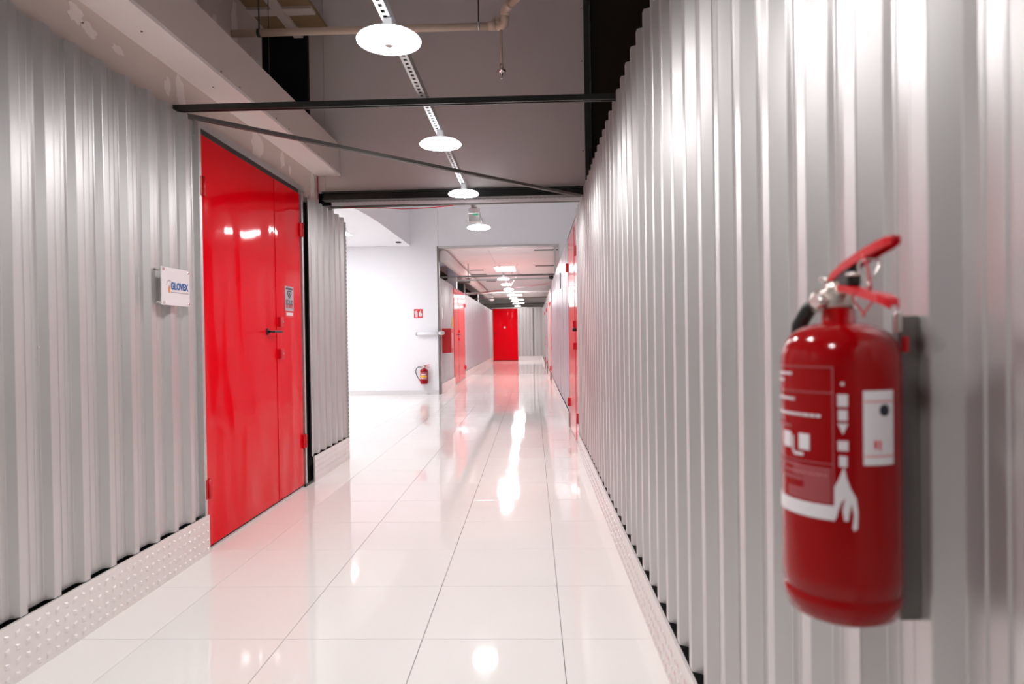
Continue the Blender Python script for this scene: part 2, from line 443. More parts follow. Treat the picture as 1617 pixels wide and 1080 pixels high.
# side-room ceiling, its edge curving away
edge = [(-2.735, YW-0.002), (-2.735, 11.9), (-2.76, 11.2), (-2.80, 10.6), (-2.90, 10.3), (-3.10, 10.05), (-3.4, 9.9), (-3.9, 9.82), (-9.1, 9.8), (-9.1, YW-0.002)]
cr = MB().prism(edge, 'z', 3.37, 3.42).obj('ceiling_room', white_wall, kind='structure', label='white dropped ceiling over the side room')
fa = MB()
for a, b in zip(edge[:8], edge[1:9]):
    fa.quad((a[0], a[1], 3.42), (b[0], b[1], 3.42), (b[0], b[1], 4.55), (a[0], a[1], 4.55))
fa.obj('fascia', white_wall, cr)
MB().box(-2.93, -2.83, 14.25, 14.36, 3.352, 3.37).obj('ceiling_vent', void, cr)
# walls of the side room
rw = empty('wall_room', kind='structure', label='plain white walls of the side room')
MB().box(-9.15, -9.1, 7.0, YW, 0, 4.55).obj('wall_panel', white_wall, rw)
MB().box(-9.15, XL-0.13, 7.075, 7.125, 0, 4.55).obj('wall_panel', white_wall, rw)
wb = empty('wall_white', kind='structure', label='white painted cross wall around the corridor opening')
MB().box(-9.15, -2.735, YW, YW+0.15, 0, 3.40).obj('wall_panel', white_wall, wb)
MB().box(-2.735, -2.106, YW-0.02, YW+0.15, 0, 4.55).obj('white_column', white_wall, wb)
MB().box(-2.098, 1.66, YW-0.02, YW+0.15, 3.35, 4.55).obj('wall_panel', white_wall, wb)
MB().box(XR+0.12, 1.66, YW-0.02, YW+0.15, 2.6, 3.35).obj('wall_panel', white_wall, wb)
MB().box(-2.098, XR+0.11, YW-0.035, YW+0.16, 3.305, 3.35).obj('opening_header', galv, wb)
MB().box(-2.135, -2.098, YW-0.04, YW+0.16, 0.0, 3.35).obj('opening_jamb', barm, wb)
MB().box(XR+0.0, XR+0.05, YW-0.035, YW+0.0, 2.66, 3.305).obj('opening_jamb', galv, wb)
bl = empty('baseboard_room', kind='structure', label='pale tile skirting along the white wall')
x = -9.0
while x < -2.14:
    w_ = min(0.6, -2.137-x)
    yy = YW-0.010 if x+w_ < -2.735 else YW-0.030
    MB().box(x+0.0015, x+w_-0.0015, yy, YW, 0.0, 0.095).obj('tile', skirt_m, bl)
    x += w_
# upper right closing wall between YC and YW (above right wall)
wur = empty('wall_side_right', kind='structure', label='plain wall above the right units beyond the crossbeam')
MB().box(1.62, 1.66, YC+0.11, YW-0.02, 2.6, 4.55).obj('wall_panel', white_wall, wur)
MB().box(XR+0.03, 1.62, YC+0.11, YW-0.02, 2.56, 2.60).obj('ledge', galv, wur)
MB().box(-2.1, 1.66, YC+0.101, YC+0.109, 2.80, 4.6).obj('upper_back', white_wall, wur)
# rear of the corridor (behind the camera)
MB().box(-2.3, 0.8, -3.6, -3.52, 0, 5.3).obj('wall_rear', sheet, kind='structure', label='plain sheet wall behind the camera')

# ================= far corridor
wfl = empty('wall_far_left', kind='structure', label='silver sheet wall left of the distant corridor')
corr_run(wfl, XFL, YW+0.17, 17.70, 'L', 0.223, 2.66)
MB().box(XFL-0.10, XFL-0.055, YW+0.17, 17.70, 0, 2.6).obj('shade_backing', void2, wfl)
y = 20.50
while y < 32.4:
    MB().box(XFL-0.03, XFL-0.012, y+0.002, y+1.146, 0.223, 2.64).obj('flat_panel', sheet, wfl)
    MB().box(XFL-0.012, XFL-0.009, y+0.55, y+0.575, 0.223, 2.64).obj('panel_rib', sheet, wfl)
    y += 1.15
corr_run(wfl, XFL, 32.0, YE, 'L', 0.223, 2.64)
MB().box(XFL-0.10, XFL-0.055, 20.50, YE, 0, 2.6).obj('shade_backing', void2, wfl)
kick('baseboard_far_left', XFL+0.012, 'L', [(YW+0.17, 17.70), (20.50, YE)], 0.22, 'tread plate kickboard left of the distant corridor', dots_to=0)
we = empty('wall_end', kind='structure', label='corrugated sheet wall closing the distant corridor')
for k in range(2):
    o = link('corrugated_panel', corr_mesh(4, 0.223, 2.74, None if k == 0 else 0.60), steel, we)
    o.location = (-0.72+k*4*PER, YE-0.03, 0)
MB().box(-0.76, 0.70, YE+0.02, YE+0.08, 0, 2.7).obj('shade_backing', void2, we)
MB().box(-0.75, 0.52, YE-0.045, YE-0.032, 0.0, 0.22).obj('plate', tread, we)
MB().box(-2.16, 0.7, YE-0.05, YE+0.05, 2.745, 2.79).obj('head_channel', galv, we)
MB().box(-0.775, -0.73, YE-0.04, YE+0.02, 0, 2.745).obj('post', galv, we)
# far ceiling as separate tiles joined (each only a few pixels deep)
fc = MB().box(-4.6, 1.4, YW+0.15, 46, 3.36, 3.45).obj('ceiling_far', ceil_m, kind='structure', label='white suspended tile ceiling of the distant corridor')
m = MB()
for i in range(26):
    for j in range(5):
        xa, ya = -4.6+j*1.2, YW+0.16+i*1.2
        if -1.3 < xa+0.6 < -0.2 and 0: continue
        m.box(xa+0.004, xa+1.196, ya+0.004, ya+1.196, 3.30, 3.315)
m.obj('distant_tiles', ceil_m, fc, kind='stuff')
MB().box(-4.65, -4.6, YW+0.15, 46, 0, 3.4).obj('wall_void_left', void, kind='structure', label='sheet painted dark for the unlit space above the far left units')  # the unlit space is put into this sheet's dark colour
MB().box(1.4, 1.45, YW+0.15, 46, 0, 3.4).obj('wall_void_right', gyp, kind='structure', label='wall above the far right units')
MB().box(-4.6, 1.4, 46, 46.05, 0, 3.4).obj('wall_far', gyp, kind='structure', label='furthest wall beyond the end partition')

# ================= doors
def hinge(parent, x, y, z, s):
    m = MB(); m.box(min(x, x+s*0.022), max(x, x+s*0.022), y-0.03, y+0.03, z-0.06, z+0.06, 0.004)
    m.tube([(x+s*0.024, y, z-0.06), (x+s*0.024, y, z+0.06)], 0.010, 8)
    return m.obj('hinge', red_dull, parent)
def hasp(parent, x, y, z, s):
    m = MB(); m.box(min(x, x+s*0.03), max(x, x+s*0.03), y-0.035, y+0.03, z-0.04, z+0.04, 0.004)
    o = m.obj('hasp', red_dull, parent)
    MB().tube([(x+s*0.03, y+.005, z), (x+s*0.034, y+.005, z)], 0.008, 8).obj('rivet', galv, o)
    return o
def lever(parent, x, y, z, s, dy):
    m = MB(); m.tube([(x, y, z), (x+s*0.008, y, z)], 0.026, 16)
    m.tube([(x+s*0.005, y, z), (x+s*0.05, y, z)], 0.009, 8)
    m.box(min(x+s*0.042, x+s*0.058), max(x+s*0.042, x+s*0.058), min(y, y+dy), max(y, y+dy), z-0.010, z+0.010, 0.004)
    return m.obj('handle', black_p, parent)
def side_door(name, label, xf, s, ya, yb, seam, zt, hinges, hasps, lev=None, post=True, gapdark=None):
    """door leaf face at x=xf, facing s along X"""
    d = empty(name, (0, 0, 0), kind='structure', label=label)
    paint = red_door if name == 'door_1' else red_door2
    def bx(a, b): return (min(a, b), max(a, b))
    x0, x1 = bx(xf, xf-s*0.045)
    segs = [(ya, seam), (seam, yb)] if seam else [(ya, yb)]
    for i, (a, b) in enumerate(segs):
        leaf = MB().box(x0, x1, a+0.002, b-0.002, 0.022, zt, 0.002).obj('door_leaf', paint, d)
        if i == 0 and seam:   # overlapping closing strip
            q0, q1 = bx(xf+s*0.0005, xf+s*0.004)
            MB().box(q0, q1, b-0.035, b+0.012, 0.03, zt-0.01).obj('closing_strip', paint, leaf)
    x0, x1 = bx(xf-s*0.02, xf-s*0.06)
    m = MB(); m.box(x0, x1, ya-0.03, yb+0.03, zt+0.004, zt+0.045)
    m.obj('door_frame', dark, d)
    x0, x1 = bx(xf-s*0.05, xf-s*0.09)
    MB().box(x0, x1, ya-0.02, yb+0.02, 0.0, zt).obj('shade_backing', void2, d)
    x0, x1 = bx(xf+s*0.0, xf-s*0.05)
    MB().box(x0, x1, ya, yb, 0.001, 0.012).obj('threshold', galv, d)
    for (y_, z_) in hinges: hinge(d, xf, y_, z_, s)
    for (y_, z_) in hasps: hasp(d, xf, y_, z_, s)
    if lev: lever(d, xf, lev[0], lev[1], s, lev[2])
    return d
d1 = side_door('door_1', 'tall red double door in the left wall with black lever handle', -2.02, 1, 3.99, 5.735, 5.20, 2.565,
               [(4.0, 2.24), (4.0, 0.385), (5.738, 2.25), (5.738, 0.405)], [(5.225, 1.435), (5.225, 1.182)], (4.99, 1.357, 0.16))
MB().box(-2.075, -2.012, 5.765, 5.80, 0.0, 2.60).obj('door_post', galv, d1)
MB().box(-2.14, -2.13, 5.80, 5.93, 0.0, 2.6).obj('gap_shade_strip', void2, d1)  # black strips paint the shade between door post and sheet wall
MB().box(-2.11, -2.06, 5.88, 5.93, 0.0, 2.6).obj('gap_shade_strip', void2, d1)
MB().box(-2.09, -2.005, 5.74, 5.93, 0.0, 0.02).obj('floor_bracket', black_p, d1)
MB().box(-2.115, -2.035, 3.99, 5.92, 2.612, 2.66).obj('lintel_angle', galv, d1)
d2 = side_door('door_2', 'red double door in the right wall beyond the corrugated sheet', XR+0.008, -1, 7.44, 9.36, 7.98, 2.60,
               [(9.33, 2.24), (9.33, 0.36), (7.45, 0.36), (7.45, 2.24)], [(7.93, 1.425), (7.93, 1.165)], None)
MB().tube([(XR+0.008, 7.84, 1.36), (XR-0.03, 7.84, 1.36)], 0.022, 12).obj('handle', black_p, d2)
MB().box(XR+0.0, XR+0.03, 7.402, 7.436, 0.0, 2.69).obj('door_post', galv, d2)
MB().box(XR+0.004, XR+0.02, 7.44, 9.36, 2.655, 2.685).obj('lintel_angle', galv, d2)
d4 = side_door('door_4', 'red double door in the left wall of the distant corridor', XFL+0.005, 1, 17.72, 20.46, 18.75, 2.60,
               [(20.43, 2.25), (20.43, 0.35)], [(18.85, 1.45), (18.85, 1.22)], (18.55, 1.36, 0.18))
for i, (a, b) in enumerate(((17.40, 19.28), (21.97, 23.78), (25.27, 27.03))):
    d = side_door('door_%d' % (5+i), ['first', 'second', 'third'][i]+' red door along the right of the distant corridor', XR+0.018, -1, a, b, a+0.6, 2.56,
                  [(b-0.03, 2.2), (b-0.03, 0.35), (a+0.03, 2.2), (a+0.03, 0.35)], [(a+0.62, 1.2), (a+0.62, 0.95)], None)
    MB().box(XR-0.01, XR+0.02, a-0.02, a-0.001, 0, 2.62).obj('door_post', galv, d)
# end door faces the camera
d3 = empty('door_3', kind='structure', label='red door closing the far end of the corridor')
MB().box(-2.09, -0.785, YE-0.05, YE, 0.02, 2.73, 0.003).obj('door_leaf', red_door, d3)
m = MB(); m.box(-2.15, -2.092, YE-0.04, YE+0.02, 0, 2.745); m.obj('door_frame', galv, d3)
MB().box(-2.15, -0.78, YE+0.001, YE+0.04, 0, 2.74).obj('shade_backing', void2, d3)
m = MB(); m.tube([(-1.47, YE-0.05, 1.75), (-1.47, YE-0.056, 1.75)], 0.055, 16); sg = m.obj('door_sign', ink_w, d3)
MB().box(-1.49, -1.45, YE-0.058, YE-0.0555, 1.72, 1.77).obj('sign_print', ink_o, sg)
m = MB(); m.box(-2.07, -1.90, YE-0.10, YE-0.08, 1.43, 1.455, .004); m.tube([(-2.05, YE-0.05, 1.44), (-2.05, YE-0.09, 1.44)], 0.02, 8); m.obj('handle', black_p, d3)
hz = MB(); hz.box(-0.80, -0.77, YE-0.06, YE-0.045, 0.35, 0.5); hz.obj('hinge', red_dull, d3)
hz = MB(); hz.box(-0.80, -0.77, YE-0.06, YE-0.045, 2.2, 2.35); hz.obj('hinge', red_dull, d3)

# ================================================================ BARS, BEAM, CHANNEL
def bar(name, a, b, w, h, m, label, cat, group=None):
    a, b = Vector(a), Vector(b); d = (b-a); L = d.length; d.normalize()
    sd = d.cross(Vector((0, 0, 1))).normalized(); up = sd.cross(d)
    mb = MB()
    # C-section opening down: web + two flanges
    def bx(s0, s1, t0, t1):
        pts = []
        for k in (0, L):
            for (s, t) in ((s0, t0), (s1, t0), (s1, t1), (s0, t1)):
                pts.append(mb.bm.verts.new(d*k+sd*s+up*t))
        for i in range(4):
            mb.bm.faces.new((pts[i], pts[(i+1) % 4], pts[4+(i+1) % 4], pts[4+i]))
        mb.bm.faces.new(pts[3::-1]); mb.bm.faces.new(pts[4:])
    bx(-w/2, -w/2+0.003, -h/2, h/2); bx(w/2-0.003, w/2, -h/2, h/2); bx(-w/2+0.003, w/2-0.003, h/2-0.003, h/2)
    bx(-w/2+0.003, -w/2+0.010, -h/2, -h/2+0.003); bx(w/2-0.010, w/2-0.003, -h/2, -h/2+0.003)
    bx(-w/2+0.003, w/2-0.003, -h*0.1, -h*0.1+0.002)
    o = mb.obj(name, m, label=label, cat=cat, group=group); o.location = a
    return o
bar('crossbar', (-2.06, 3.79, 2.642), (XR+0.10, 3.93, 2.692), 0.040, 0.034, dark, 'black steel crossbar spanning the corridor wall to wall after the first lamp', 'bar')
bar('diagonal_brace', (-2.03, 3.88, 2.630), (0.462, 6.27, 2.606), 0.030, 0.024, barm, 'thin grey steel brace running diagonally over the corridor from the red double door', 'bar')
# steel beam under the hanging wall
bm_ = empty('steel_beam', (0, YC, 2.66), label='dark steel beam under the grey hanging wall', cat='beam')
MB().box(-2.0, XR+0.0, -0.05, 0.06, 0.030, 0.046).obj('top_flange', dark, bm_)
MB().box(-2.0, XR+0.0, -0.004, 0.004, -0.028, 0.030).obj('web', dark, bm_)
MB().box(-2.0, XR+0.0, -0.05, 0.06, -0.036, -0.028).obj('bottom_flange', dark, bm_)
pc = empty('perforated_strip', (0, YC+0.10, 2.615), label='pale perforated edging strip hanging just behind the dark beam', cat='strip')
MB().box(-1.95, XR-0.02, -0.003, 0.0, -0.018, 0.026).obj('strip', white_wall, pc)
m = MB()
xx = -1.93
while xx < XR-0.04:
    m.tube([(xx, -0.0035, 0.026), (xx, -0.0065, 0.026)], 0.0125, 8); xx += 0.046
m.obj('scallops', dark, pc, kind='stuff')
m = MB(); xx = -1.9
while xx < XR-0.04:
    m.tube([(xx, -0.0070, 0.026), (xx, -0.0085, 0.026)], 0.004, 6); xx += 0.154
m.obj('bolt_heads', ink_w, pc, kind='stuff')
bar('lower_rail', (-1.96, YC+0.11, 2.583), (XR-0.02, YC+0.16, 2.612), 0.03, 0.022, barm, 'slim grey rail just under the perforated strip', 'rail')
pts = [(-1.83, 2.572), (-1.6, 2.566), (-1.4, 2.56), (-1.25, 2.548), (-1.1, 2.55), (-0.95, 2.556), (-0.75, 2.571)]
MB().tube([(a, YC+0.075, b) for a, b in pts], 00.0046, 5).obj('red_cable', cable_r, label='thin sagging red cable under the crossbeam', cat='cable')

# slotted channel carrying the lamps
def channel(name, xc, ya, yb, z, label, holes=True):
    o = empty(name, (xc, ya, z), label=label, cat='channel')
    m = MB(); w = 0.021; L = yb-ya; per = 0.05
    n = int(L/per)
    bm = m.bm
    for i in range(n):
        a = i*per; b = a+per; h0, h1 = a+0.012, a+0.040; q = 0.0088
        O = [(-w, a), (w, a), (w, b), (-w, b)]; I = [(-q, h0), (q, h0), (q, h1), (-q, h1)]
        vo = [bm.verts.new((x_, y_, 0)) for x_, y_ in O]; vi = [bm.verts.new((x_, y_, 0)) for x_, y_ in I]
        v2 = [bm.verts.new((x_, y_, 0.0025)) for x_, y_ in I]
        for k in range(4):
            bm.faces.new((vo[k], vo[(k+1) % 4], vi[(k+1) % 4], vi[k]))
            bm.faces.new((vi[k], vi[(k+1) % 4], v2[(k+1) % 4], v2[k]))
    m.obj('slotted_web', galv, o)
    MB().box(-0.014, 0.014, 0.01, L-0.01, 0.010, 0.016).obj('slot_shade_strip', black_p, o)  # black strip paints the shade inside the channel, behind its slots
    MB().box(-w, -w+0.0025, 0, L, 0.0005, 0.041).box(-w, -w+0.010, 0, L, 0.041, 0.0435).obj('flange', galv, o)
    MB().box(w-0.0025, w, 0, L, 0.0005, 0.041).box(w-0.010, w, 0, L, 0.041, 0.0435).obj('flange', galv, o)
    return o
channel('slotted_channel', -0.62, -2.6, 8.25, 2.672+0.02, 'perforated galvanised channel carrying the near round lamps')
channel('slotted_channel', -0.655, 15.2, 30.0, 2.70, 'perforated channel carrying the row of distant lamps')

# ---- round lamps
def make_lamp(loc, label, group, drop=0.05):
    t = empty('ceiling_lamp', loc, label=label, cat='lamp', group=group)
    m = MB(); m.lathe([(0.0, 0.030), (0.09, 0.030), (0.118, 0.022), (0.136, 0.010), (0.141, 0.003), (0.139, -0.003), (0.133, -0.004)], 40)
    m.obj('housing', opal, t)
    m = MB(); m.lathe([(0.133, -0.003), (0.126, -0.006), (0.07, -0.008), (0.026, -0.008), (0.0, -0.008)], 40)
    m.obj('diffuser', glow, t)
    m = MB(); m.lathe([(0.0, -0.022), (0.018, -0.021), (0.027, -0.013), (0.028, -0.007)], 20)
    m.obj('motion_sensor', ink_grey, t)
    m = MB(); m.box(-0.02, 0.02, -0.03, 0.03, 0.030, 0.030+drop+0.011)
    m.obj('bracket', galv, t)
    return t
def copy_tree(o, parent=None):
    c = o.copy(); C.objects.link(c); c.parent = parent
    for ch in [q for q in bpy.data.objects if q.parent == o]: copy_tree(ch, c)
    return c
lamps = [(-0.612, 2.905, 'large bright round lamp nearest the camera, before the black crossbar'),
         (-0.605, 4.485, 'second round lamp, hanging between black crossbar and diagonal brace'),
         (-0.613, 6.06, 'third round lamp, overlapping the dark steel beam'),
         (-0.627, 7.95, 'fourth round lamp, just beyond the hanging exit light'),
         (-0.62, 1.30, 'round lamp above the photographer, nearest outside the picture top'),
         (-0.62, -0.30, 'added unseen round lamp behind the photographer, before the rear wall'),  # unseen lamp added to keep the near floor bright
         ]
proto = None
Z_L = 2.598
for x_, y_, lb in lamps:
    if proto is None: proto = make_lamp((x_, y_, Z_L), lb, 'round lamps under the near channel')
    else:
        c = copy_tree(proto); c.location = (x_, y_, Z_L); c['label'] = lb
ords = ['first', 'second', 'third', 'fourth', 'fifth', 'sixth', 'seventh', 'eighth']
for i, y_ in enumerate((14.95+0.3, 16.95, 18.7, 21.2, 23.1, 25.0, 27.0, 29.3)):
    c = copy_tree(proto); c.location = (-0.655, y_, Z_L+0.008); c['group'] = 'round lamps of the distant corridor'
    c['label'] = 'small round lamp, %s in the distant row counted from the white wall opening' % ords[i]

# hanging exit light
ex = empty('exit_light', (-0.615, 7.2, 2.54), label='clear boxed emergency exit light with green mark hanging under the channel', cat='emergency light')
MB().box(-0.066, 0.066, -0.03, 0.03, 0.0, 0.10, 0.006).obj('cover', clear_m, ex)
MB().box(-0.06, 0.06, -0.025, 0.025, 0.101, 0.151, 0.003).obj('housing', lampw, ex)
MB().box(-0.01, 0.045, -0.034, -0.031, 0.065, 0.088).obj('pictogram', green_lit, ex)

# ---- panel lights
def panel(loc, sx, sy, m, label, group):
    t = empty('panel_light', loc, label=label, cat='light', group=group)
    MB().box(-sx/2, sx/2, -sy/2, sy/2, -0.012, -0.004).obj('diffuser', m, t)
    MB().box(-sx/2-.012, -sx/2-.0005, -sy/2-.012, sy/2+.012, -0.014, 0).box(sx/2+.0005, sx/2+.012, -sy/2-.012, sy/2+.012, -0.014, 0)\
        .box(-sx/2-.0005, sx/2+.0005, -sy/2-.012, -sy/2-.0005, -0.014, 0).box(-sx/2-.0005, sx/2+.0005, sy/2+.0005, sy/2+.012, -0.014, 0).obj('frame', lampw, t)
    return t
panel((-3.88, 12.9, 3.369), 0.6, 0.6, glow_room, 'square panel light in the side room ceiling, partly hidden by the corrugated wall end', 'side room panel lights')
for x_, y_, lb in ((-6.3, 12.9, 'added middle square panel light of the side room back row, hidden by the left wall'),  # unseen panels added to brighten the side room
                   (-8.3, 12.9, 'added outermost square panel light of the side room back row, hidden by the left wall'),
                   (-3.88, 10.75, 'added unseen square panel light of the side room front row nearest the corridor'),
                   (-6.3, 10.75, 'added middle square panel light of the side room front row, hidden by the left wall')):
    panel((x_, y_, 3.369), 0.6, 0.6, glow_room, lb, 'side room panel lights')
for y_, lb in ((19.7, 'oblong ceiling panel light nearest, above the distant row of round lamps'), (32.4, 'second oblong ceiling panel light, beyond the round lamps'),
               (36.6, 'third oblong ceiling panel light, past the end partition'), (40.8, 'furthest oblong ceiling panel light')):
    panel((-0.79, y_, 3.299), 0.58, 1.2, glow_far, lb, 'oblong panel lights of the distant ceiling')

# ---- ceiling slot diffusers
for i, (x0, x1, y_, lb) in enumerate([(0.06, 0.62, 15.45, 'right near black slot vent'), (0.10, 0.72, 19.0, 'right second black slot vent'),
                              (-1.86, -1.45, 19.9, 'left near black slot vent'), (-1.95, -1.45, 21.3, 'left second black slot vent'), (-1.65, -1.3, 24.0, 'left far black slot vent')]):
    MB().box(x0, x1, y_, y_+0.16, 3.287, 3.299).obj('slot_vent', black_p, label=lb+' in the distant white tile ceiling', cat='vent', group='black slot vents in the distant ceiling')

# ---- bars over the far corridor
for i, (y_, zz, mm, lb) in enumerate([(15.35, 2.705, barm, 'first crossbar past the white wall opening'), (16.3, 2.70, galv, 'second crossbar past the white wall opening'),
                              (21.2, 2.70, galv, 'third crossbar over the distant corridor, pale'), (24.4, 2.70, barm, 'fourth crossbar over the distant corridor'),
                              (28.9, 2.70, dark, 'last dark crossbar before the end door')]):
    bar('crossbar', (XFL-0.02, y_, zz-0.02), (XR+0.08, y_, zz), 0.04, 0.04, mm, lb, 'bar', 'crossbars over the distant corridor')
bar('diagonal_brace', (XFL, 21.0, 2.62), (XR+0.05, 17.6, 2.68), 0.05, 0.04, galv, 'bright pale brace slanting across the distant corridor', 'bar')

# ---- duct, column and dark boxes over the far left units
MB().tube([(-2.02, YW+0.18, 3.15), (-2.02, 33, 3.15)], 0.135, 20).obj('round_duct', gypw, label='pale round duct running above the far left units', cat='duct')
MB().box(-2.42, -2.165, 19.0, 19.2, 2.65, 3.3).obj('white_pier', white_wall, label='short white pier rising above the far left wall to the ceiling', cat='pier')
MB().box(-2.7, -2.14, 20.8, 21.3, 2.66, 2.98, 0.01).obj('black_box', black_p, label='black equipment box above the far left wall behind the white pier', cat='box')
MB().box(-2.6, -2.14, 26.0, 26.6, 2.66, 3.0, 0.01).obj('black_box', black_p, label='smaller looking black box further along above the far left wall', cat='box')
MB().box(-2.74, -2.70, 16.6, 18.9, 2.86, 3.0).obj('window_1', blueglass, kind='structure', label='narrow blue-lit glazing above the far left units')
MB().box(-2.80, -2.75, YW+0.16, 30, 2.4, 3.3).obj('wall_void', void2, kind='structure', label='sheet painted black for the dark space above the far left units')  # black sheet paints the darkness over the far left units
for i, (x_, y_) in enumerate(((-0.9, 17.2), (-0.4, 17.2), (-0.9, 19.4), (-0.4, 19.4))):
    MB().tube([(x_, y_+1.4, 3.30), (-0.655+(0.03 if x_ > -.6 else -0.03), y_, 2.745)], 0.006, 5).obj('suspension_wire', galv, label='thin suspension wire of the distant lamp channel, %s' % ['front left', 'front right', 'back left', 'back right'][i], cat='wire', group='suspension wires of the distant channel')
m = MB(); m.lathe([(0.0, -0.07), (0.04, -0.06), (0.06, -0.02), (0.06, 0.02), (0.0, 0.02)], 16)
o = m.obj('dome_camera', black_p, label='small black dome camera at the top of the far right wall', cat='camera'); o.location = (0.47, 16.1, 2.72)
m = MB(); m.box(-0.06, 0.06, -0.05, 0.05, -0.12, 0.0, 0.01); m.box(-0.1, 0.1, -0.012, 0.012, -0.005, 0.015); m.tube([(0, 0, 0.0), (0, 0, 0.42)], 0.012, 8)
o = m.obj('ceiling_bracket', barm, label='grey bracket hanging from the distant ceiling left of the panel light', cat='bracket'); o.location = (-1.75, 18.2, 2.89)

# ================================================================ SPRINKLER PIPE
pr_ = empty('sprinkler_pipe', (0, 0, 0), label='cream sprinkler pipe crossing high behind the nearest round lamp', cat='pipe')
PY = 5.5
MB().tube([(-2.56, PY, 3.862), (-0.245, PY, 3.862)], 0.030, 16).obj('pipe', pipe_m, pr_)
MB().tube([(-0.33, PY, 3.862), (-0.268, PY, 3.862)], 0.037, 16).obj('coupling', pipe_m, pr_)
MB().tube([(-0.262, PY, 3.862), (-0.215, PY, 3.862), (-0.198, PY-0.012, 3.872), (-0.192, PY-0.02, 3.90), (-0.19, PY-0.03, 3.945)], 0.038, 16).obj('elbow', pipe_m, pr_)
MB().tube([(-0.19, PY-0.03, 3.93), (-0.185, PY-0.04, 3.965), (-0.16, PY-0.075, 3.985), (-0.14, PY-0.11, 3.99)], 0.039, 16).obj('elbow', pipe_m, pr_)
MB().tube([(-0.16, PY-0.07, 3.985), (0.55, PY-1.22, 4.05), (1.5, PY-2.76, 4.13)], 0.030, 16).obj('pipe', pipe_m, pr_)
MB().tube([(-0.225, PY, 3.83), (-0.225, PY, 3.50)], 0.012, 10).obj('drop_pipe', pipe_m, pr_)
MB().tube([(-0.29, PY+0.03, 3.88), (-0.285, PY+0.03, 3.93), (-0.27, PY+0.03, 3.945), (-0.25, PY+0.025, 3.93), (-0.22, PY+0.01, 3.88)], 0.014, 8).obj('swing_joint', pipe_m, pr_)
MB().tube([(-0.225, PY, 3.55), (-0.225, PY, 3.50)], 0.017, 10).obj('reducer', pipe_m, pr_)
sh = empty('sprinkler_head', (-0.225, PY, 3.50)); sh.parent = pr_
m = MB(); m.lathe([(0.0, 0.0), (0.036, -0.004), (0.040, -0.016), (0.022, -0.024), (0.012, -0.026), (0.010, -0.045), (0.005, -0.055), (0.003, -0.072), (0.014, -0.074), (0.014, -0.077), (0.0, -0.078)], 16)
m.obj('head', chrome, sh)
for x_, zt_ in ((-2.25, 5.3), (-0.41, 5.3)):
    MB().tube([(x_, PY, 3.88), (x_, PY, zt_)], 0.006, 6).obj('hanger_rod', dark, pr_)
    MB().tube([(x_-0.012, PY, 3.862), (x_+0.012, PY, 3.862)], 0.036, 14).obj('pipe_clamp', galv if x_ > -1 else dark, pr_)
MB().tube([(-2.19, PY+0.05, 5.3), (-2.19, PY+0.05, 3.35)], 0.004, 5).obj('hanging_wire', dark, label='thin black wire hanging behind the cream pipe at left', cat='wire')

# ================================================================ SIGNS ON THE LEFT
pl = empty('wall_plate', (XL+0.045, 3.582, 1.592), label='white square acrylic company plate on standoffs on the left corrugated wall', cat='sign')
MB().box(-0.004, 0.002, -0.142, 0.142, -0.102, 0.102, 0.0008).obj('plate', plate_m, pl)
for sy in (-1, 1):
    for sz in (-1, 1):
        m = MB(); m.tube([(-0.045, sy*0.126, sz*0.088), (0.008, sy*0.126, sz*0.088)], 0.0075, 12); m.obj('standoff', chrome, pl)
def onL(dx): return lambda a, b, c: (dx+c, a, b)
link('lettering', text_mesh('GLOVEX', 0.052, lambda a, b, c: (0.0035+c*0.3, a+0.035, b+0.002), 0.001, 0.0022, sx=0.88), ink_b, pl)
m = MB()
for k in range(14): m.box(0.0022, 0.003, -0.055+k*0.0135, -0.055+k*0.0135+0.009, -0.033, -0.027)
m.obj('small_print', ink_grey, pl, kind='stuff')
m = MB(); m.prism([(-0.078, -0.012), (-0.070, 0.008), (-0.058, -0.010), (-0.060, -0.030), (-0.070, -0.036), (-0.078, -0.028)], 'x', 0.0022, 0.0032)
m.obj('emblem', ink_o, pl)
m = MB()
for a in range(7):
    t = PI*0.1+a*PI*0.14; yy, zz_ = -0.066+0.028*math.cos(t), 0.004+0.028*math.sin(t)
    m.box(0.0022, 0.003, yy-0.004, yy+0.004, zz_-0.003, zz_+0.003)
m.obj('emblem_dots', ink_grey, pl)

ss = empty('security_sign', (-2.0185, 5.45, 1.63), label='grey security sign with shield on the narrow leaf of the red double door', cat='sign')
MB().box(0, 0.002, -0.095, 0.095, -0.098, 0.104).obj('plate', silver_m, ss)
MB().box(0.0022, 0.003, -0.072, 0.072, 0.076, 0.092).obj('header_band', ink_k, ss)
m = MB(); m.prism([(-0.045, 0.068), (0.045, 0.068), (0.045, 0.045), (0.03, 0.022), (0, 0.004), (-0.03, 0.022), (-0.045, 0.045)], 'x', 0.0022, 0.003); m.obj('shield', ink_k, ss)
m = MB(); m.prism([(-0.028, 0.060), (0.028, 0.060), (0.024, 0.036), (0, 0.016), (-0.024, 0.036)], 'x', 0.0031, 0.0037); m.obj('shield_inset', silver_m, ss)
m = MB(); m.prism([(-0.012, 0.055), (0.010, 0.055), (0.014, 0.035), (0, 0.020), (-0.008, 0.035)], 'x', 0.0038, 0.0042); m.obj('shield_bird', ink_k, ss)
link('lettering', text_mesh('SOLID', 0.058, lambda a, b, c: (0.003+c*0.3, a, b-0.030), 0.001, 0.0008), ink_k, ss)
link('lettering', text_mesh('SECURITY', 0.040, lambda a, b, c: (0.003+c*0.3, a, b-0.064), 0.001, 0.0006, sx=0.85), ink_r, ss)
MB().box(0, 0.002, -0.095, 0.095, -0.150, -0.100).obj('red_strip', ink_r, ss)
MB().box(0.0022, 0.003, -0.07, 0.07, -0.136, -0.112).obj('white_band', ink_w, ss)

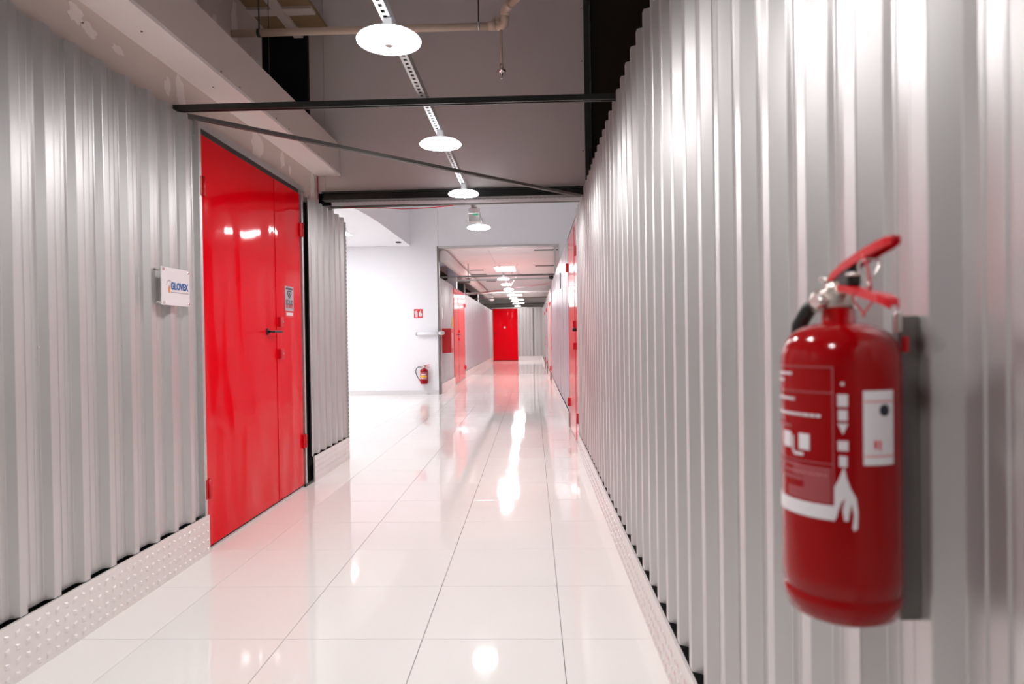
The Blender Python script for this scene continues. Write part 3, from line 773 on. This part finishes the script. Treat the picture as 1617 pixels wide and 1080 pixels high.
# ================================================================ EXTINGUISHERS
def wrap(r):
    return lambda a, b, c: ((r+c)*math.sin(a/r), -(r+c)*math.cos(a/r), b)
def patch(parent, name, r, a0, a1, z0, z1, m, t=0.0006, **k):
    """curved printed patch between angles (degrees, 0 = front, + = right)"""
    mb = MB(); n = max(2, int(abs(a1-a0)/5)); bm = mb.bm
    A = [math.radians(a0+(a1-a0)*i/n) for i in range(n+1)]
    rows = []
    for rad in (r, r+t):
        rows.append([[bm.verts.new((rad*math.sin(a), -rad*math.cos(a), z)) for a in A] for z in (z0, z1)])
    for i in range(n):
        bm.faces.new((rows[1][0][i], rows[1][0][i+1], rows[1][1][i+1], rows[1][1][i]))
        bm.faces.new((rows[0][1][i], rows[1][1][i], rows[1][1][i+1], rows[0][1][i+1]))
        bm.faces.new((rows[1][0][i], rows[0][0][i], rows[0][0][i+1], rows[1][0][i+1]))
    for i in (0, n): bm.faces.new((rows[0][0][i], rows[1][0][i], rows[1][1][i], rows[0][1][i]))
    return mb.obj(name, m, parent, **k)
def poly_patch(parent, name, r, pts, m, t=0.0010, **k):
    mb = MB(); bm = mb.bm
    vs0 = [bm.verts.new((a, z, 0)) for a, z in pts]
    f = bm.faces.new(vs0)
    bmesh.ops.triangulate(bm, faces=[f])
    bmesh.ops.subdivide_edges(bm, edges=bm.edges[:], cuts=3, use_grid_fill=True)
    ext = bmesh.ops.extrude_face_region(bm, geom=bm.faces[:])
    for g in ext['geom']:
        if isinstance(g, bmesh.types.BMVert): g.co.z = t
    for v in bm.verts:
        a = math.radians(v.co.x); z = v.co.y; rad = r+v.co.z
        v.co = Vector((rad*math.sin(a), -rad*math.cos(a), z))
    return mb.obj(name, m, parent, **k)

def extinguisher(name, loc, rotz, label, R=0.0715, Hb=0.379, detail=True, hose='near'):
    e = empty(name, loc, rotz, label=label, cat='fire extinguisher', group=None)
    m = MB()
    prof = [(0.0, 0.012), (R*0.35, 0.004), (R*0.72, 0.001), (R*0.90, 0.008), (R*0.985, 0.026), (R*0.99, 0.034), (R*0.965, 0.037), (R*0.965, 0.040), (R, 0.044), (R, 0.06), (R, Hb*0.5), (R, Hb-0.055),
            (R*0.985, Hb-0.040), (R*0.93, Hb-0.026), (R*0.82, Hb-0.014), (R*0.62, Hb-0.005), (R*0.40, Hb-0.001), (0.0205, Hb), (0.0205, Hb+0.018), (0, Hb+0.018)]
    m.lathe(prof, 64); m.obj('cylinder', red_ext, e)
    h = Hb+0.018
    m = MB(); m.lathe([(0.0, h), (0.0175, h), (0.0185, h+0.006), (0.0185, h+0.018), (0.016, h+0.026), (0.0145, h+0.036), (0, h+0.036)], 24)
    m.tube([(0.0, 0, h+0.020), (-0.030, 0, h+0.020), (-0.056, 0, h+0.018)], [0.0115, 0.0105, 0.0095], 16)
    m.tube([(-0.050, 0, h+0.022), (-0.072, 0, h+0.006)], [0.0115, 0.0115], 12)
    m.box(-0.014, 0.020, -0.0085, 0.0085, h+0.018, h+0.036, 0.003)
    valve = m.obj('valve', brass, e)
    # levers: lower carrying handle, upper squeeze lever (bent sheet with side flanges)
    def leverp(pts, w, t, fl):
        mb = MB(); bm = mb.bm; rows = []
        for (x_, z_, k) in pts:
            ww = w*k
            rows.append([bm.verts.new((x_, yy, zz_)) for yy, zz_ in ((-ww, z_-fl*k), (-ww, z_+t*.5), (-ww*0.6, z_+t), (ww*0.6, z_+t), (ww, z_+t*.5), (ww, z_-fl*k), (ww-0.002, z_-fl*k), (ww-0.002, z_-t*.2), (-ww+0.002, z_-t*.2), (-ww+0.002, z_-fl*k))])
        n = 10
        for a, b in zip(rows[:-1], rows[1:]):
            for i in range(n):
                f = bm.faces.new((a[i], a[(i+1) % n], b[(i+1) % n], b[i]))
        bm.faces.new(rows[0][::-1]); bm.faces.new(rows[-1])
        return mb
    leverp([(-0.020, h+0.030, .8), (0.0, h+0.031, 1), (0.030, h+0.027, 1), (0.065, h+0.020, 1), (0.095, h+0.014, 1.05), (0.115, h+0.010, 1.1), (0.128, h+0.005, .95), (0.133, h-0.001, .6)], 0.0088, 0.0025, 0.007)\
        .obj('carrying_handle', red_dull, valve)
    leverp([(-0.026, h+0.030, .7), (-0.018, h+0.038, .9), (0.000, h+0.047, 1), (0.030, h+0.057, 1), (0.070, h+0.065, 1.02), (0.105, h+0.071, 1), (0.128, h+0.074, .9), (0.138, h+0.073, .6)], 0.0088, 0.0025, 0.010)\
        .obj('squeeze_lever', red_dull, valve)
    MB().box(0.006, 0.046, -0.008, 0.008, h+0.026, h+0.054, 0.004).obj('lever_block', black_p, valve)
    MB().tube([(-0.018, -0.016, h+0.040), (-0.018, 0.016, h+0.040)], 0.004, 10).obj('pivot_pin', chrome, valve)
    # pull ring, seal loop
    def ring(cx, cz, rx, rz, th, y_=-0.015, n=22):
        P = [(cx+rx*math.cos(2*PI*k/n), y_+0.006*math.sin(2*PI*k/n*2), cz+rz*math.sin(2*PI*k/n)) for k in range(n+1)]
        return MB().tube(P, th, 8, cap=False)
    ring(0.086, h+0.038, 0.016, 0.018, 0.0014, -0.004).obj('pull_ring', chrome, e)
    MB().tube([(0.071, -0.008, h+0.040), (0.050, -0.012, h+0.041), (0.035, 0.011, h+0.041)], 0.0022, 8).obj('safety_pin', chrome, e)
    MB().tube([(0.086, -0.010, h+0.060), (0.096, -0.010, h+0.045), (0.100, -0.010, h+0.030), (0.102, -0.009, h+0.018)], 0.0014, 6).obj('seal_tag', red_dull, e)
    ring(0.074, h+0.004, 0.019, 0.016, 0.0013, -0.004).obj('seal_loop', red_dull, e)
    # gauge
    MB().tube([(0.0, -0.014, h+0.010), (0.0, -0.030, h+0.010)], 0.009, 16).obj('gauge', chrome, e)
    # hose
    if hose == 'near':
        P = [(-0.066, 0.0, h+0.010), (-0.082, -0.006, h+0.002), (-0.094, -0.014, h-0.020), (-0.099, -0.016, h-0.055), (-0.096, -0.004, h-0.12), (-0.089, 0.018, h-0.30)]
        MB().tube(P, [0.0105, 0.011, 0.011, 0.011, 0.011, 0.011], 14).obj('hose', black_p, e)
        MB().tube([(-0.089, 0.018, h-0.30), (-0.089, 0.018, h-0.345)], [0.012, 0.009], 12).obj('nozzle', black_p, e)
    else:
        P = [(-0.066, 0.0, h+0.012), (-0.11, 0.0, h+0.018), (-0.155, 0, h+0.002), (-0.182, 0, h-0.04), (-0.187, 0, h-0.10), (-0.165, 0, h-0.17), (-0.13, 0, h-0.235), (-0.105, 0, h-0.262)]
        MB().tube(P, 0.0085, 10).obj('hose', black_p, e)
        MB().tube([(-0.105, 0, h-0.262), (-0.092, 0, h-0.30)], [0.012, 0.010], 10).obj('nozzle', red_dull, e)
    return e, h

EX = (0.4005, 0.880, 0.929)
e1, h1 = extinguisher('fire_extinguisher', EX, -PI/2, 'large red fire extinguisher hanging close to the camera on the right corrugated wall')
R_ = 0.0717
# printed label (0 deg = corridor side, right border ~60 deg)
lab = patch(e1, 'label_border', R_, -60, -58.8, 0.155, 0.325, ink_pale)
for (a0, a1, z0, z1) in ((58.8, 60, 0.155, 0.325), (-58.8, 58.8, 0.3235, 0.325), (-58.8, 58.8, 0.292, 0.2935), (-58.8, 58.8, 0.205, 0.2062)):
    patch(e1, 'label_border', R_, a0, a1, z0, z1, ink_pale)
patch(e1, 'label_white_band', R_, -60, 60.5, 0.137, 0.155, ink_w)
rnd = random.Random(3)
for (z, w_, a_) in ((0.313, 32, -16), (0.304, 22, -20), (0.281, 40, -20), (0.262, 74, -26), (0.246, 38, -24), (0.198, 46, -20), (0.189, 78, -24), (0.181, 56, -26)):
    a = a_
    while a < a_+w_:
        b = a+rnd.uniform(3, 7); patch(e1, 'label_print', R_, a, min(b, a_+w_), z, z+0.0036, ink_w if z > .25 else ink_pale); a = b+1.2
for (a0, a1, z0, z1) in ((0, 14, 0.220, 0.240), (25, 37, 0.220, 0.240), (16, 18, 0.215, 0.236), (18, 30, 0.212, 0.216)):
    patch(e1, 'label_pictogram', R_, a0, a1, z0, z1, ink_w)
m_ = [(-50+i*0, 0) for i in range(0)]
for i in range(9):
    z = 0.1585+i*0.0048
    patch(e1, 'label_small_print', R_, 17 if i > 5 else 30 if i > 2 else 8, 57, z, z+0.0030, ink_pale)
# icon column
for (z, hh, w_) in ((0.304, 0.004, 3), (0.284, 0.015, 9), (0.266, 0.013, 8), (0.229, 0.012, 9), (0.210, 0.013, 7)):
    patch(e1, 'label_icon', R_, 68-w_/2, 68+w_/2, z-hh/2, z+hh/2, ink_w)
poly_patch(e1, 'label_icon', R_, [(63.5, 0.256), (72.5, 0.256), (68, 0.243)], ink_w)
# flame / hand emblem
poly_patch(e1, 'flame_emblem', R_, [(60, 0.160), (60.2, 0.178), (64, 0.188), (67.5, 0.200), (69, 0.203), (71, 0.190), (74, 0.178), (79, 0.166), (80.5, 0.150), (80, 0.130), (77, 0.126), (75.5, 0.130), (77, 0.145), (75, 0.160), (73.4, 0.150), (72, 0.138), (68.5, 0.138), (67, 0.150), (68.5, 0.160), (70, 0.166), (66, 0.160), (63.5, 0.150), (61.5, 0.140), (60, 0.142)], ink_w)
# inspection sticker on the right
st = patch(e1, 'inspection_sticker', R_, 86, 119, 0.206, 0.296, plate_m)
patch(st, 'sticker_line', R_+.0006, 87, 118, 0.282, 0.2833, ink_r, .0003); patch(st, 'sticker_line', R_+.0006, 87, 118, 0.216, 0.2173, ink_r, .0003)
patch(st, 'sticker_panel', R_+.0006, 91, 114, 0.219, 0.280, ink_w, .0003)
patch(st, 'sticker_mark', R_+.001, 96, 99, 0.226, 0.236, ink_r, .0003)
patch(st, 'sticker_mark', R_+.001, 101, 103, 0.224, 0.236, ink_r, .0003)
poly_patch(st, 'sticker_stamp', R_+.0009, [(107+5.5*math.cos(2*PI*k/14), 0.272+0.0072*math.sin(2*PI*k/14)) for k in range(14)], ink_k, .0006)
# wall bracket behind the cylinder
br = MB(); br.box(-0.007, 0.007, 0.072, 0.0985, -0.009, 0.387, 0.001); br.obj('wall_bracket', barm, e1)
MB().box(0.002, 0.008, 0.070, 0.078, 0.365, 0.392, 0.002).obj('bracket_hook', chrome, e1)
MB().box(-0.02, 0.02, 0.0760, 0.0785, 0.34, 0.36).obj('bracket_lug', red_dull, e1)

# small one on the white column
e2, h2 = extinguisher('fire_extinguisher', (-2.455, YW-0.115, 0.245), 0, 'small red fire extinguisher with looped hose on the white column', R=0.088, Hb=0.345, hose='loop')
R2 = 0.0885
patch(e2, 'label', R2, -55, 55, 0.10, 0.26, ink_pale)
patch(e2, 'label_yellow_band', R2+.001, -50, 50, 0.155, 0.185, yellow_m)
patch(e2, 'label_white_print', R2+.001, -35, 35, 0.205, 0.225, ink_w)
patch(e2, 'label_white_print', R2+.001, -45, 40, 0.128, 0.142, ink_w)
patch(e2, 'label_black_print', R2+.001, -15, 35, 0.265, 0.285, ink_k)
MB().box(-0.02, 0.02, 0.0885, 0.094, 0.10, 0.36).obj('wall_bracket', dark, e2)

# extinguisher sign on the white column
sg = empty('extinguisher_sign', (-2.578, YW-0.022, 1.836), label='red square extinguisher pictogram sign on the white column', cat='sign')
MB().box(-0.1, 0.1, -0.004, 0, -0.1, 0.1).obj('plate', ink_r, sg)
def fr(mb, poly): return mb.prism(poly, 'y', -0.0052, -0.0042)
m = MB(); fr(m, [(-0.068, -0.08), (-0.018, -0.08), (-0.018, 0.030), (-0.03, 0.045), (-0.056, 0.045), (-0.068, 0.030)]); fr(m, [(-0.052, 0.047), (-0.034, 0.047), (-0.034, 0.062), (-0.010, 0.078), (-0.052, 0.070)])
fr(m, [(-0.076, 0.062), (-0.054, 0.060), (-0.054, 0.052), (-0.084, 0.052), (-0.084, -0.02), (-0.076, -0.02)])
m.obj('extinguisher_pictogram', ink_w, sg)
m = MB(); fr(m, [(0.018, -0.07), (0.07, -0.07), (0.082, -0.03), (0.074, 0.01), (0.062, 0.0), (0.060, 0.045), (0.042, 0.078), (0.040, 0.03), (0.024, 0.05), (0.020, 0.0), (0.010, -0.03)])
m.obj('flame_pictogram', ink_w, sg)

# barrier arm: horizontal grey bar on the column
ba = empty('horizontal_bar', (-2.40, YW-0.10, 1.375), label='pale grey horizontal metal bar fixed across the white column edge', cat='bar')
MB().tube([(-0.20, 0, 0), (0.26, 0, 0.003)], 0.036, 16).obj('bar', lampw, ba)
MB().tube([(-0.25, 0, 0), (-0.235, 0, 0), (-0.20, 0, 0)], [0.014, 0.034, 0.040], 16).obj('end_cap', galv, ba)
MB().tube([(0.22, 0, 0.003), (0.27, 0, 0.003)], 0.044, 16).obj('collar', galv, ba)
MB().tube([(0.27, 0, 0.003), (0.33, 0, 0.006), (0.40, 0, 0.012), (0.42, 0, 0.012)], [0.036, 0.042, 0.040, 0.02], 16).obj('knuckle', galv, ba)
MB().box(-0.03, 0.03, 0.03, 0.082, -0.03, 0.03, 0.004).box(0.16, 0.21, 0.03, 0.082, -0.03, 0.03, 0.004).obj('wall_fixing', galv, ba)

# fire box on the corrugated wall past the column
fb = empty('fire_box', (XFL, 15.30, 0.92), label='red box cabinet on the corrugated wall just past the white column', cat='box')
MB().box(0.002, 0.205, 0, 0.42, 0, 0.575, 0.006).obj('body', red_dull, fb)
MB().box(0.2052, 0.212, 0.008, 0.412, 0.010, 0.565, 0.002).obj('lid', red_dull, fb)
m = MB()
for k in range(10): m.box(0.2122, 0.2130, 0.14, 0.30, 0.12+k*0.036, 0.145+k*0.036)
m.obj('side_print', ink_w, fb, kind='stuff')
MB().box(0.002, 0.02, -0.0, 0.02, 0, 0.01).obj('foot', dark, fb)
ns = MB(); ns.box(XFL+0.001, XFL+0.004, 15.34, 15.48, 1.72, 1.98)
ns.obj('notice', ink_w, label='narrow white notice above the red fire box on the corrugated wall', cat='notice')
ns = MB(); ns.box(XFL+0.001, XFL+0.004, 17.3, 17.5, 1.55, 1.80)
ns.obj('notice', yellow_m, label='small yellow notice beside the distant left red door', cat='notice')
ns = MB(); ns.box(XFL-0.009, XFL-0.004, 20.9, 21.05, 1.80, 2.0)
ns.obj('notice', silver_m, label='small grey notice just beyond the distant left red door', cat='notice')
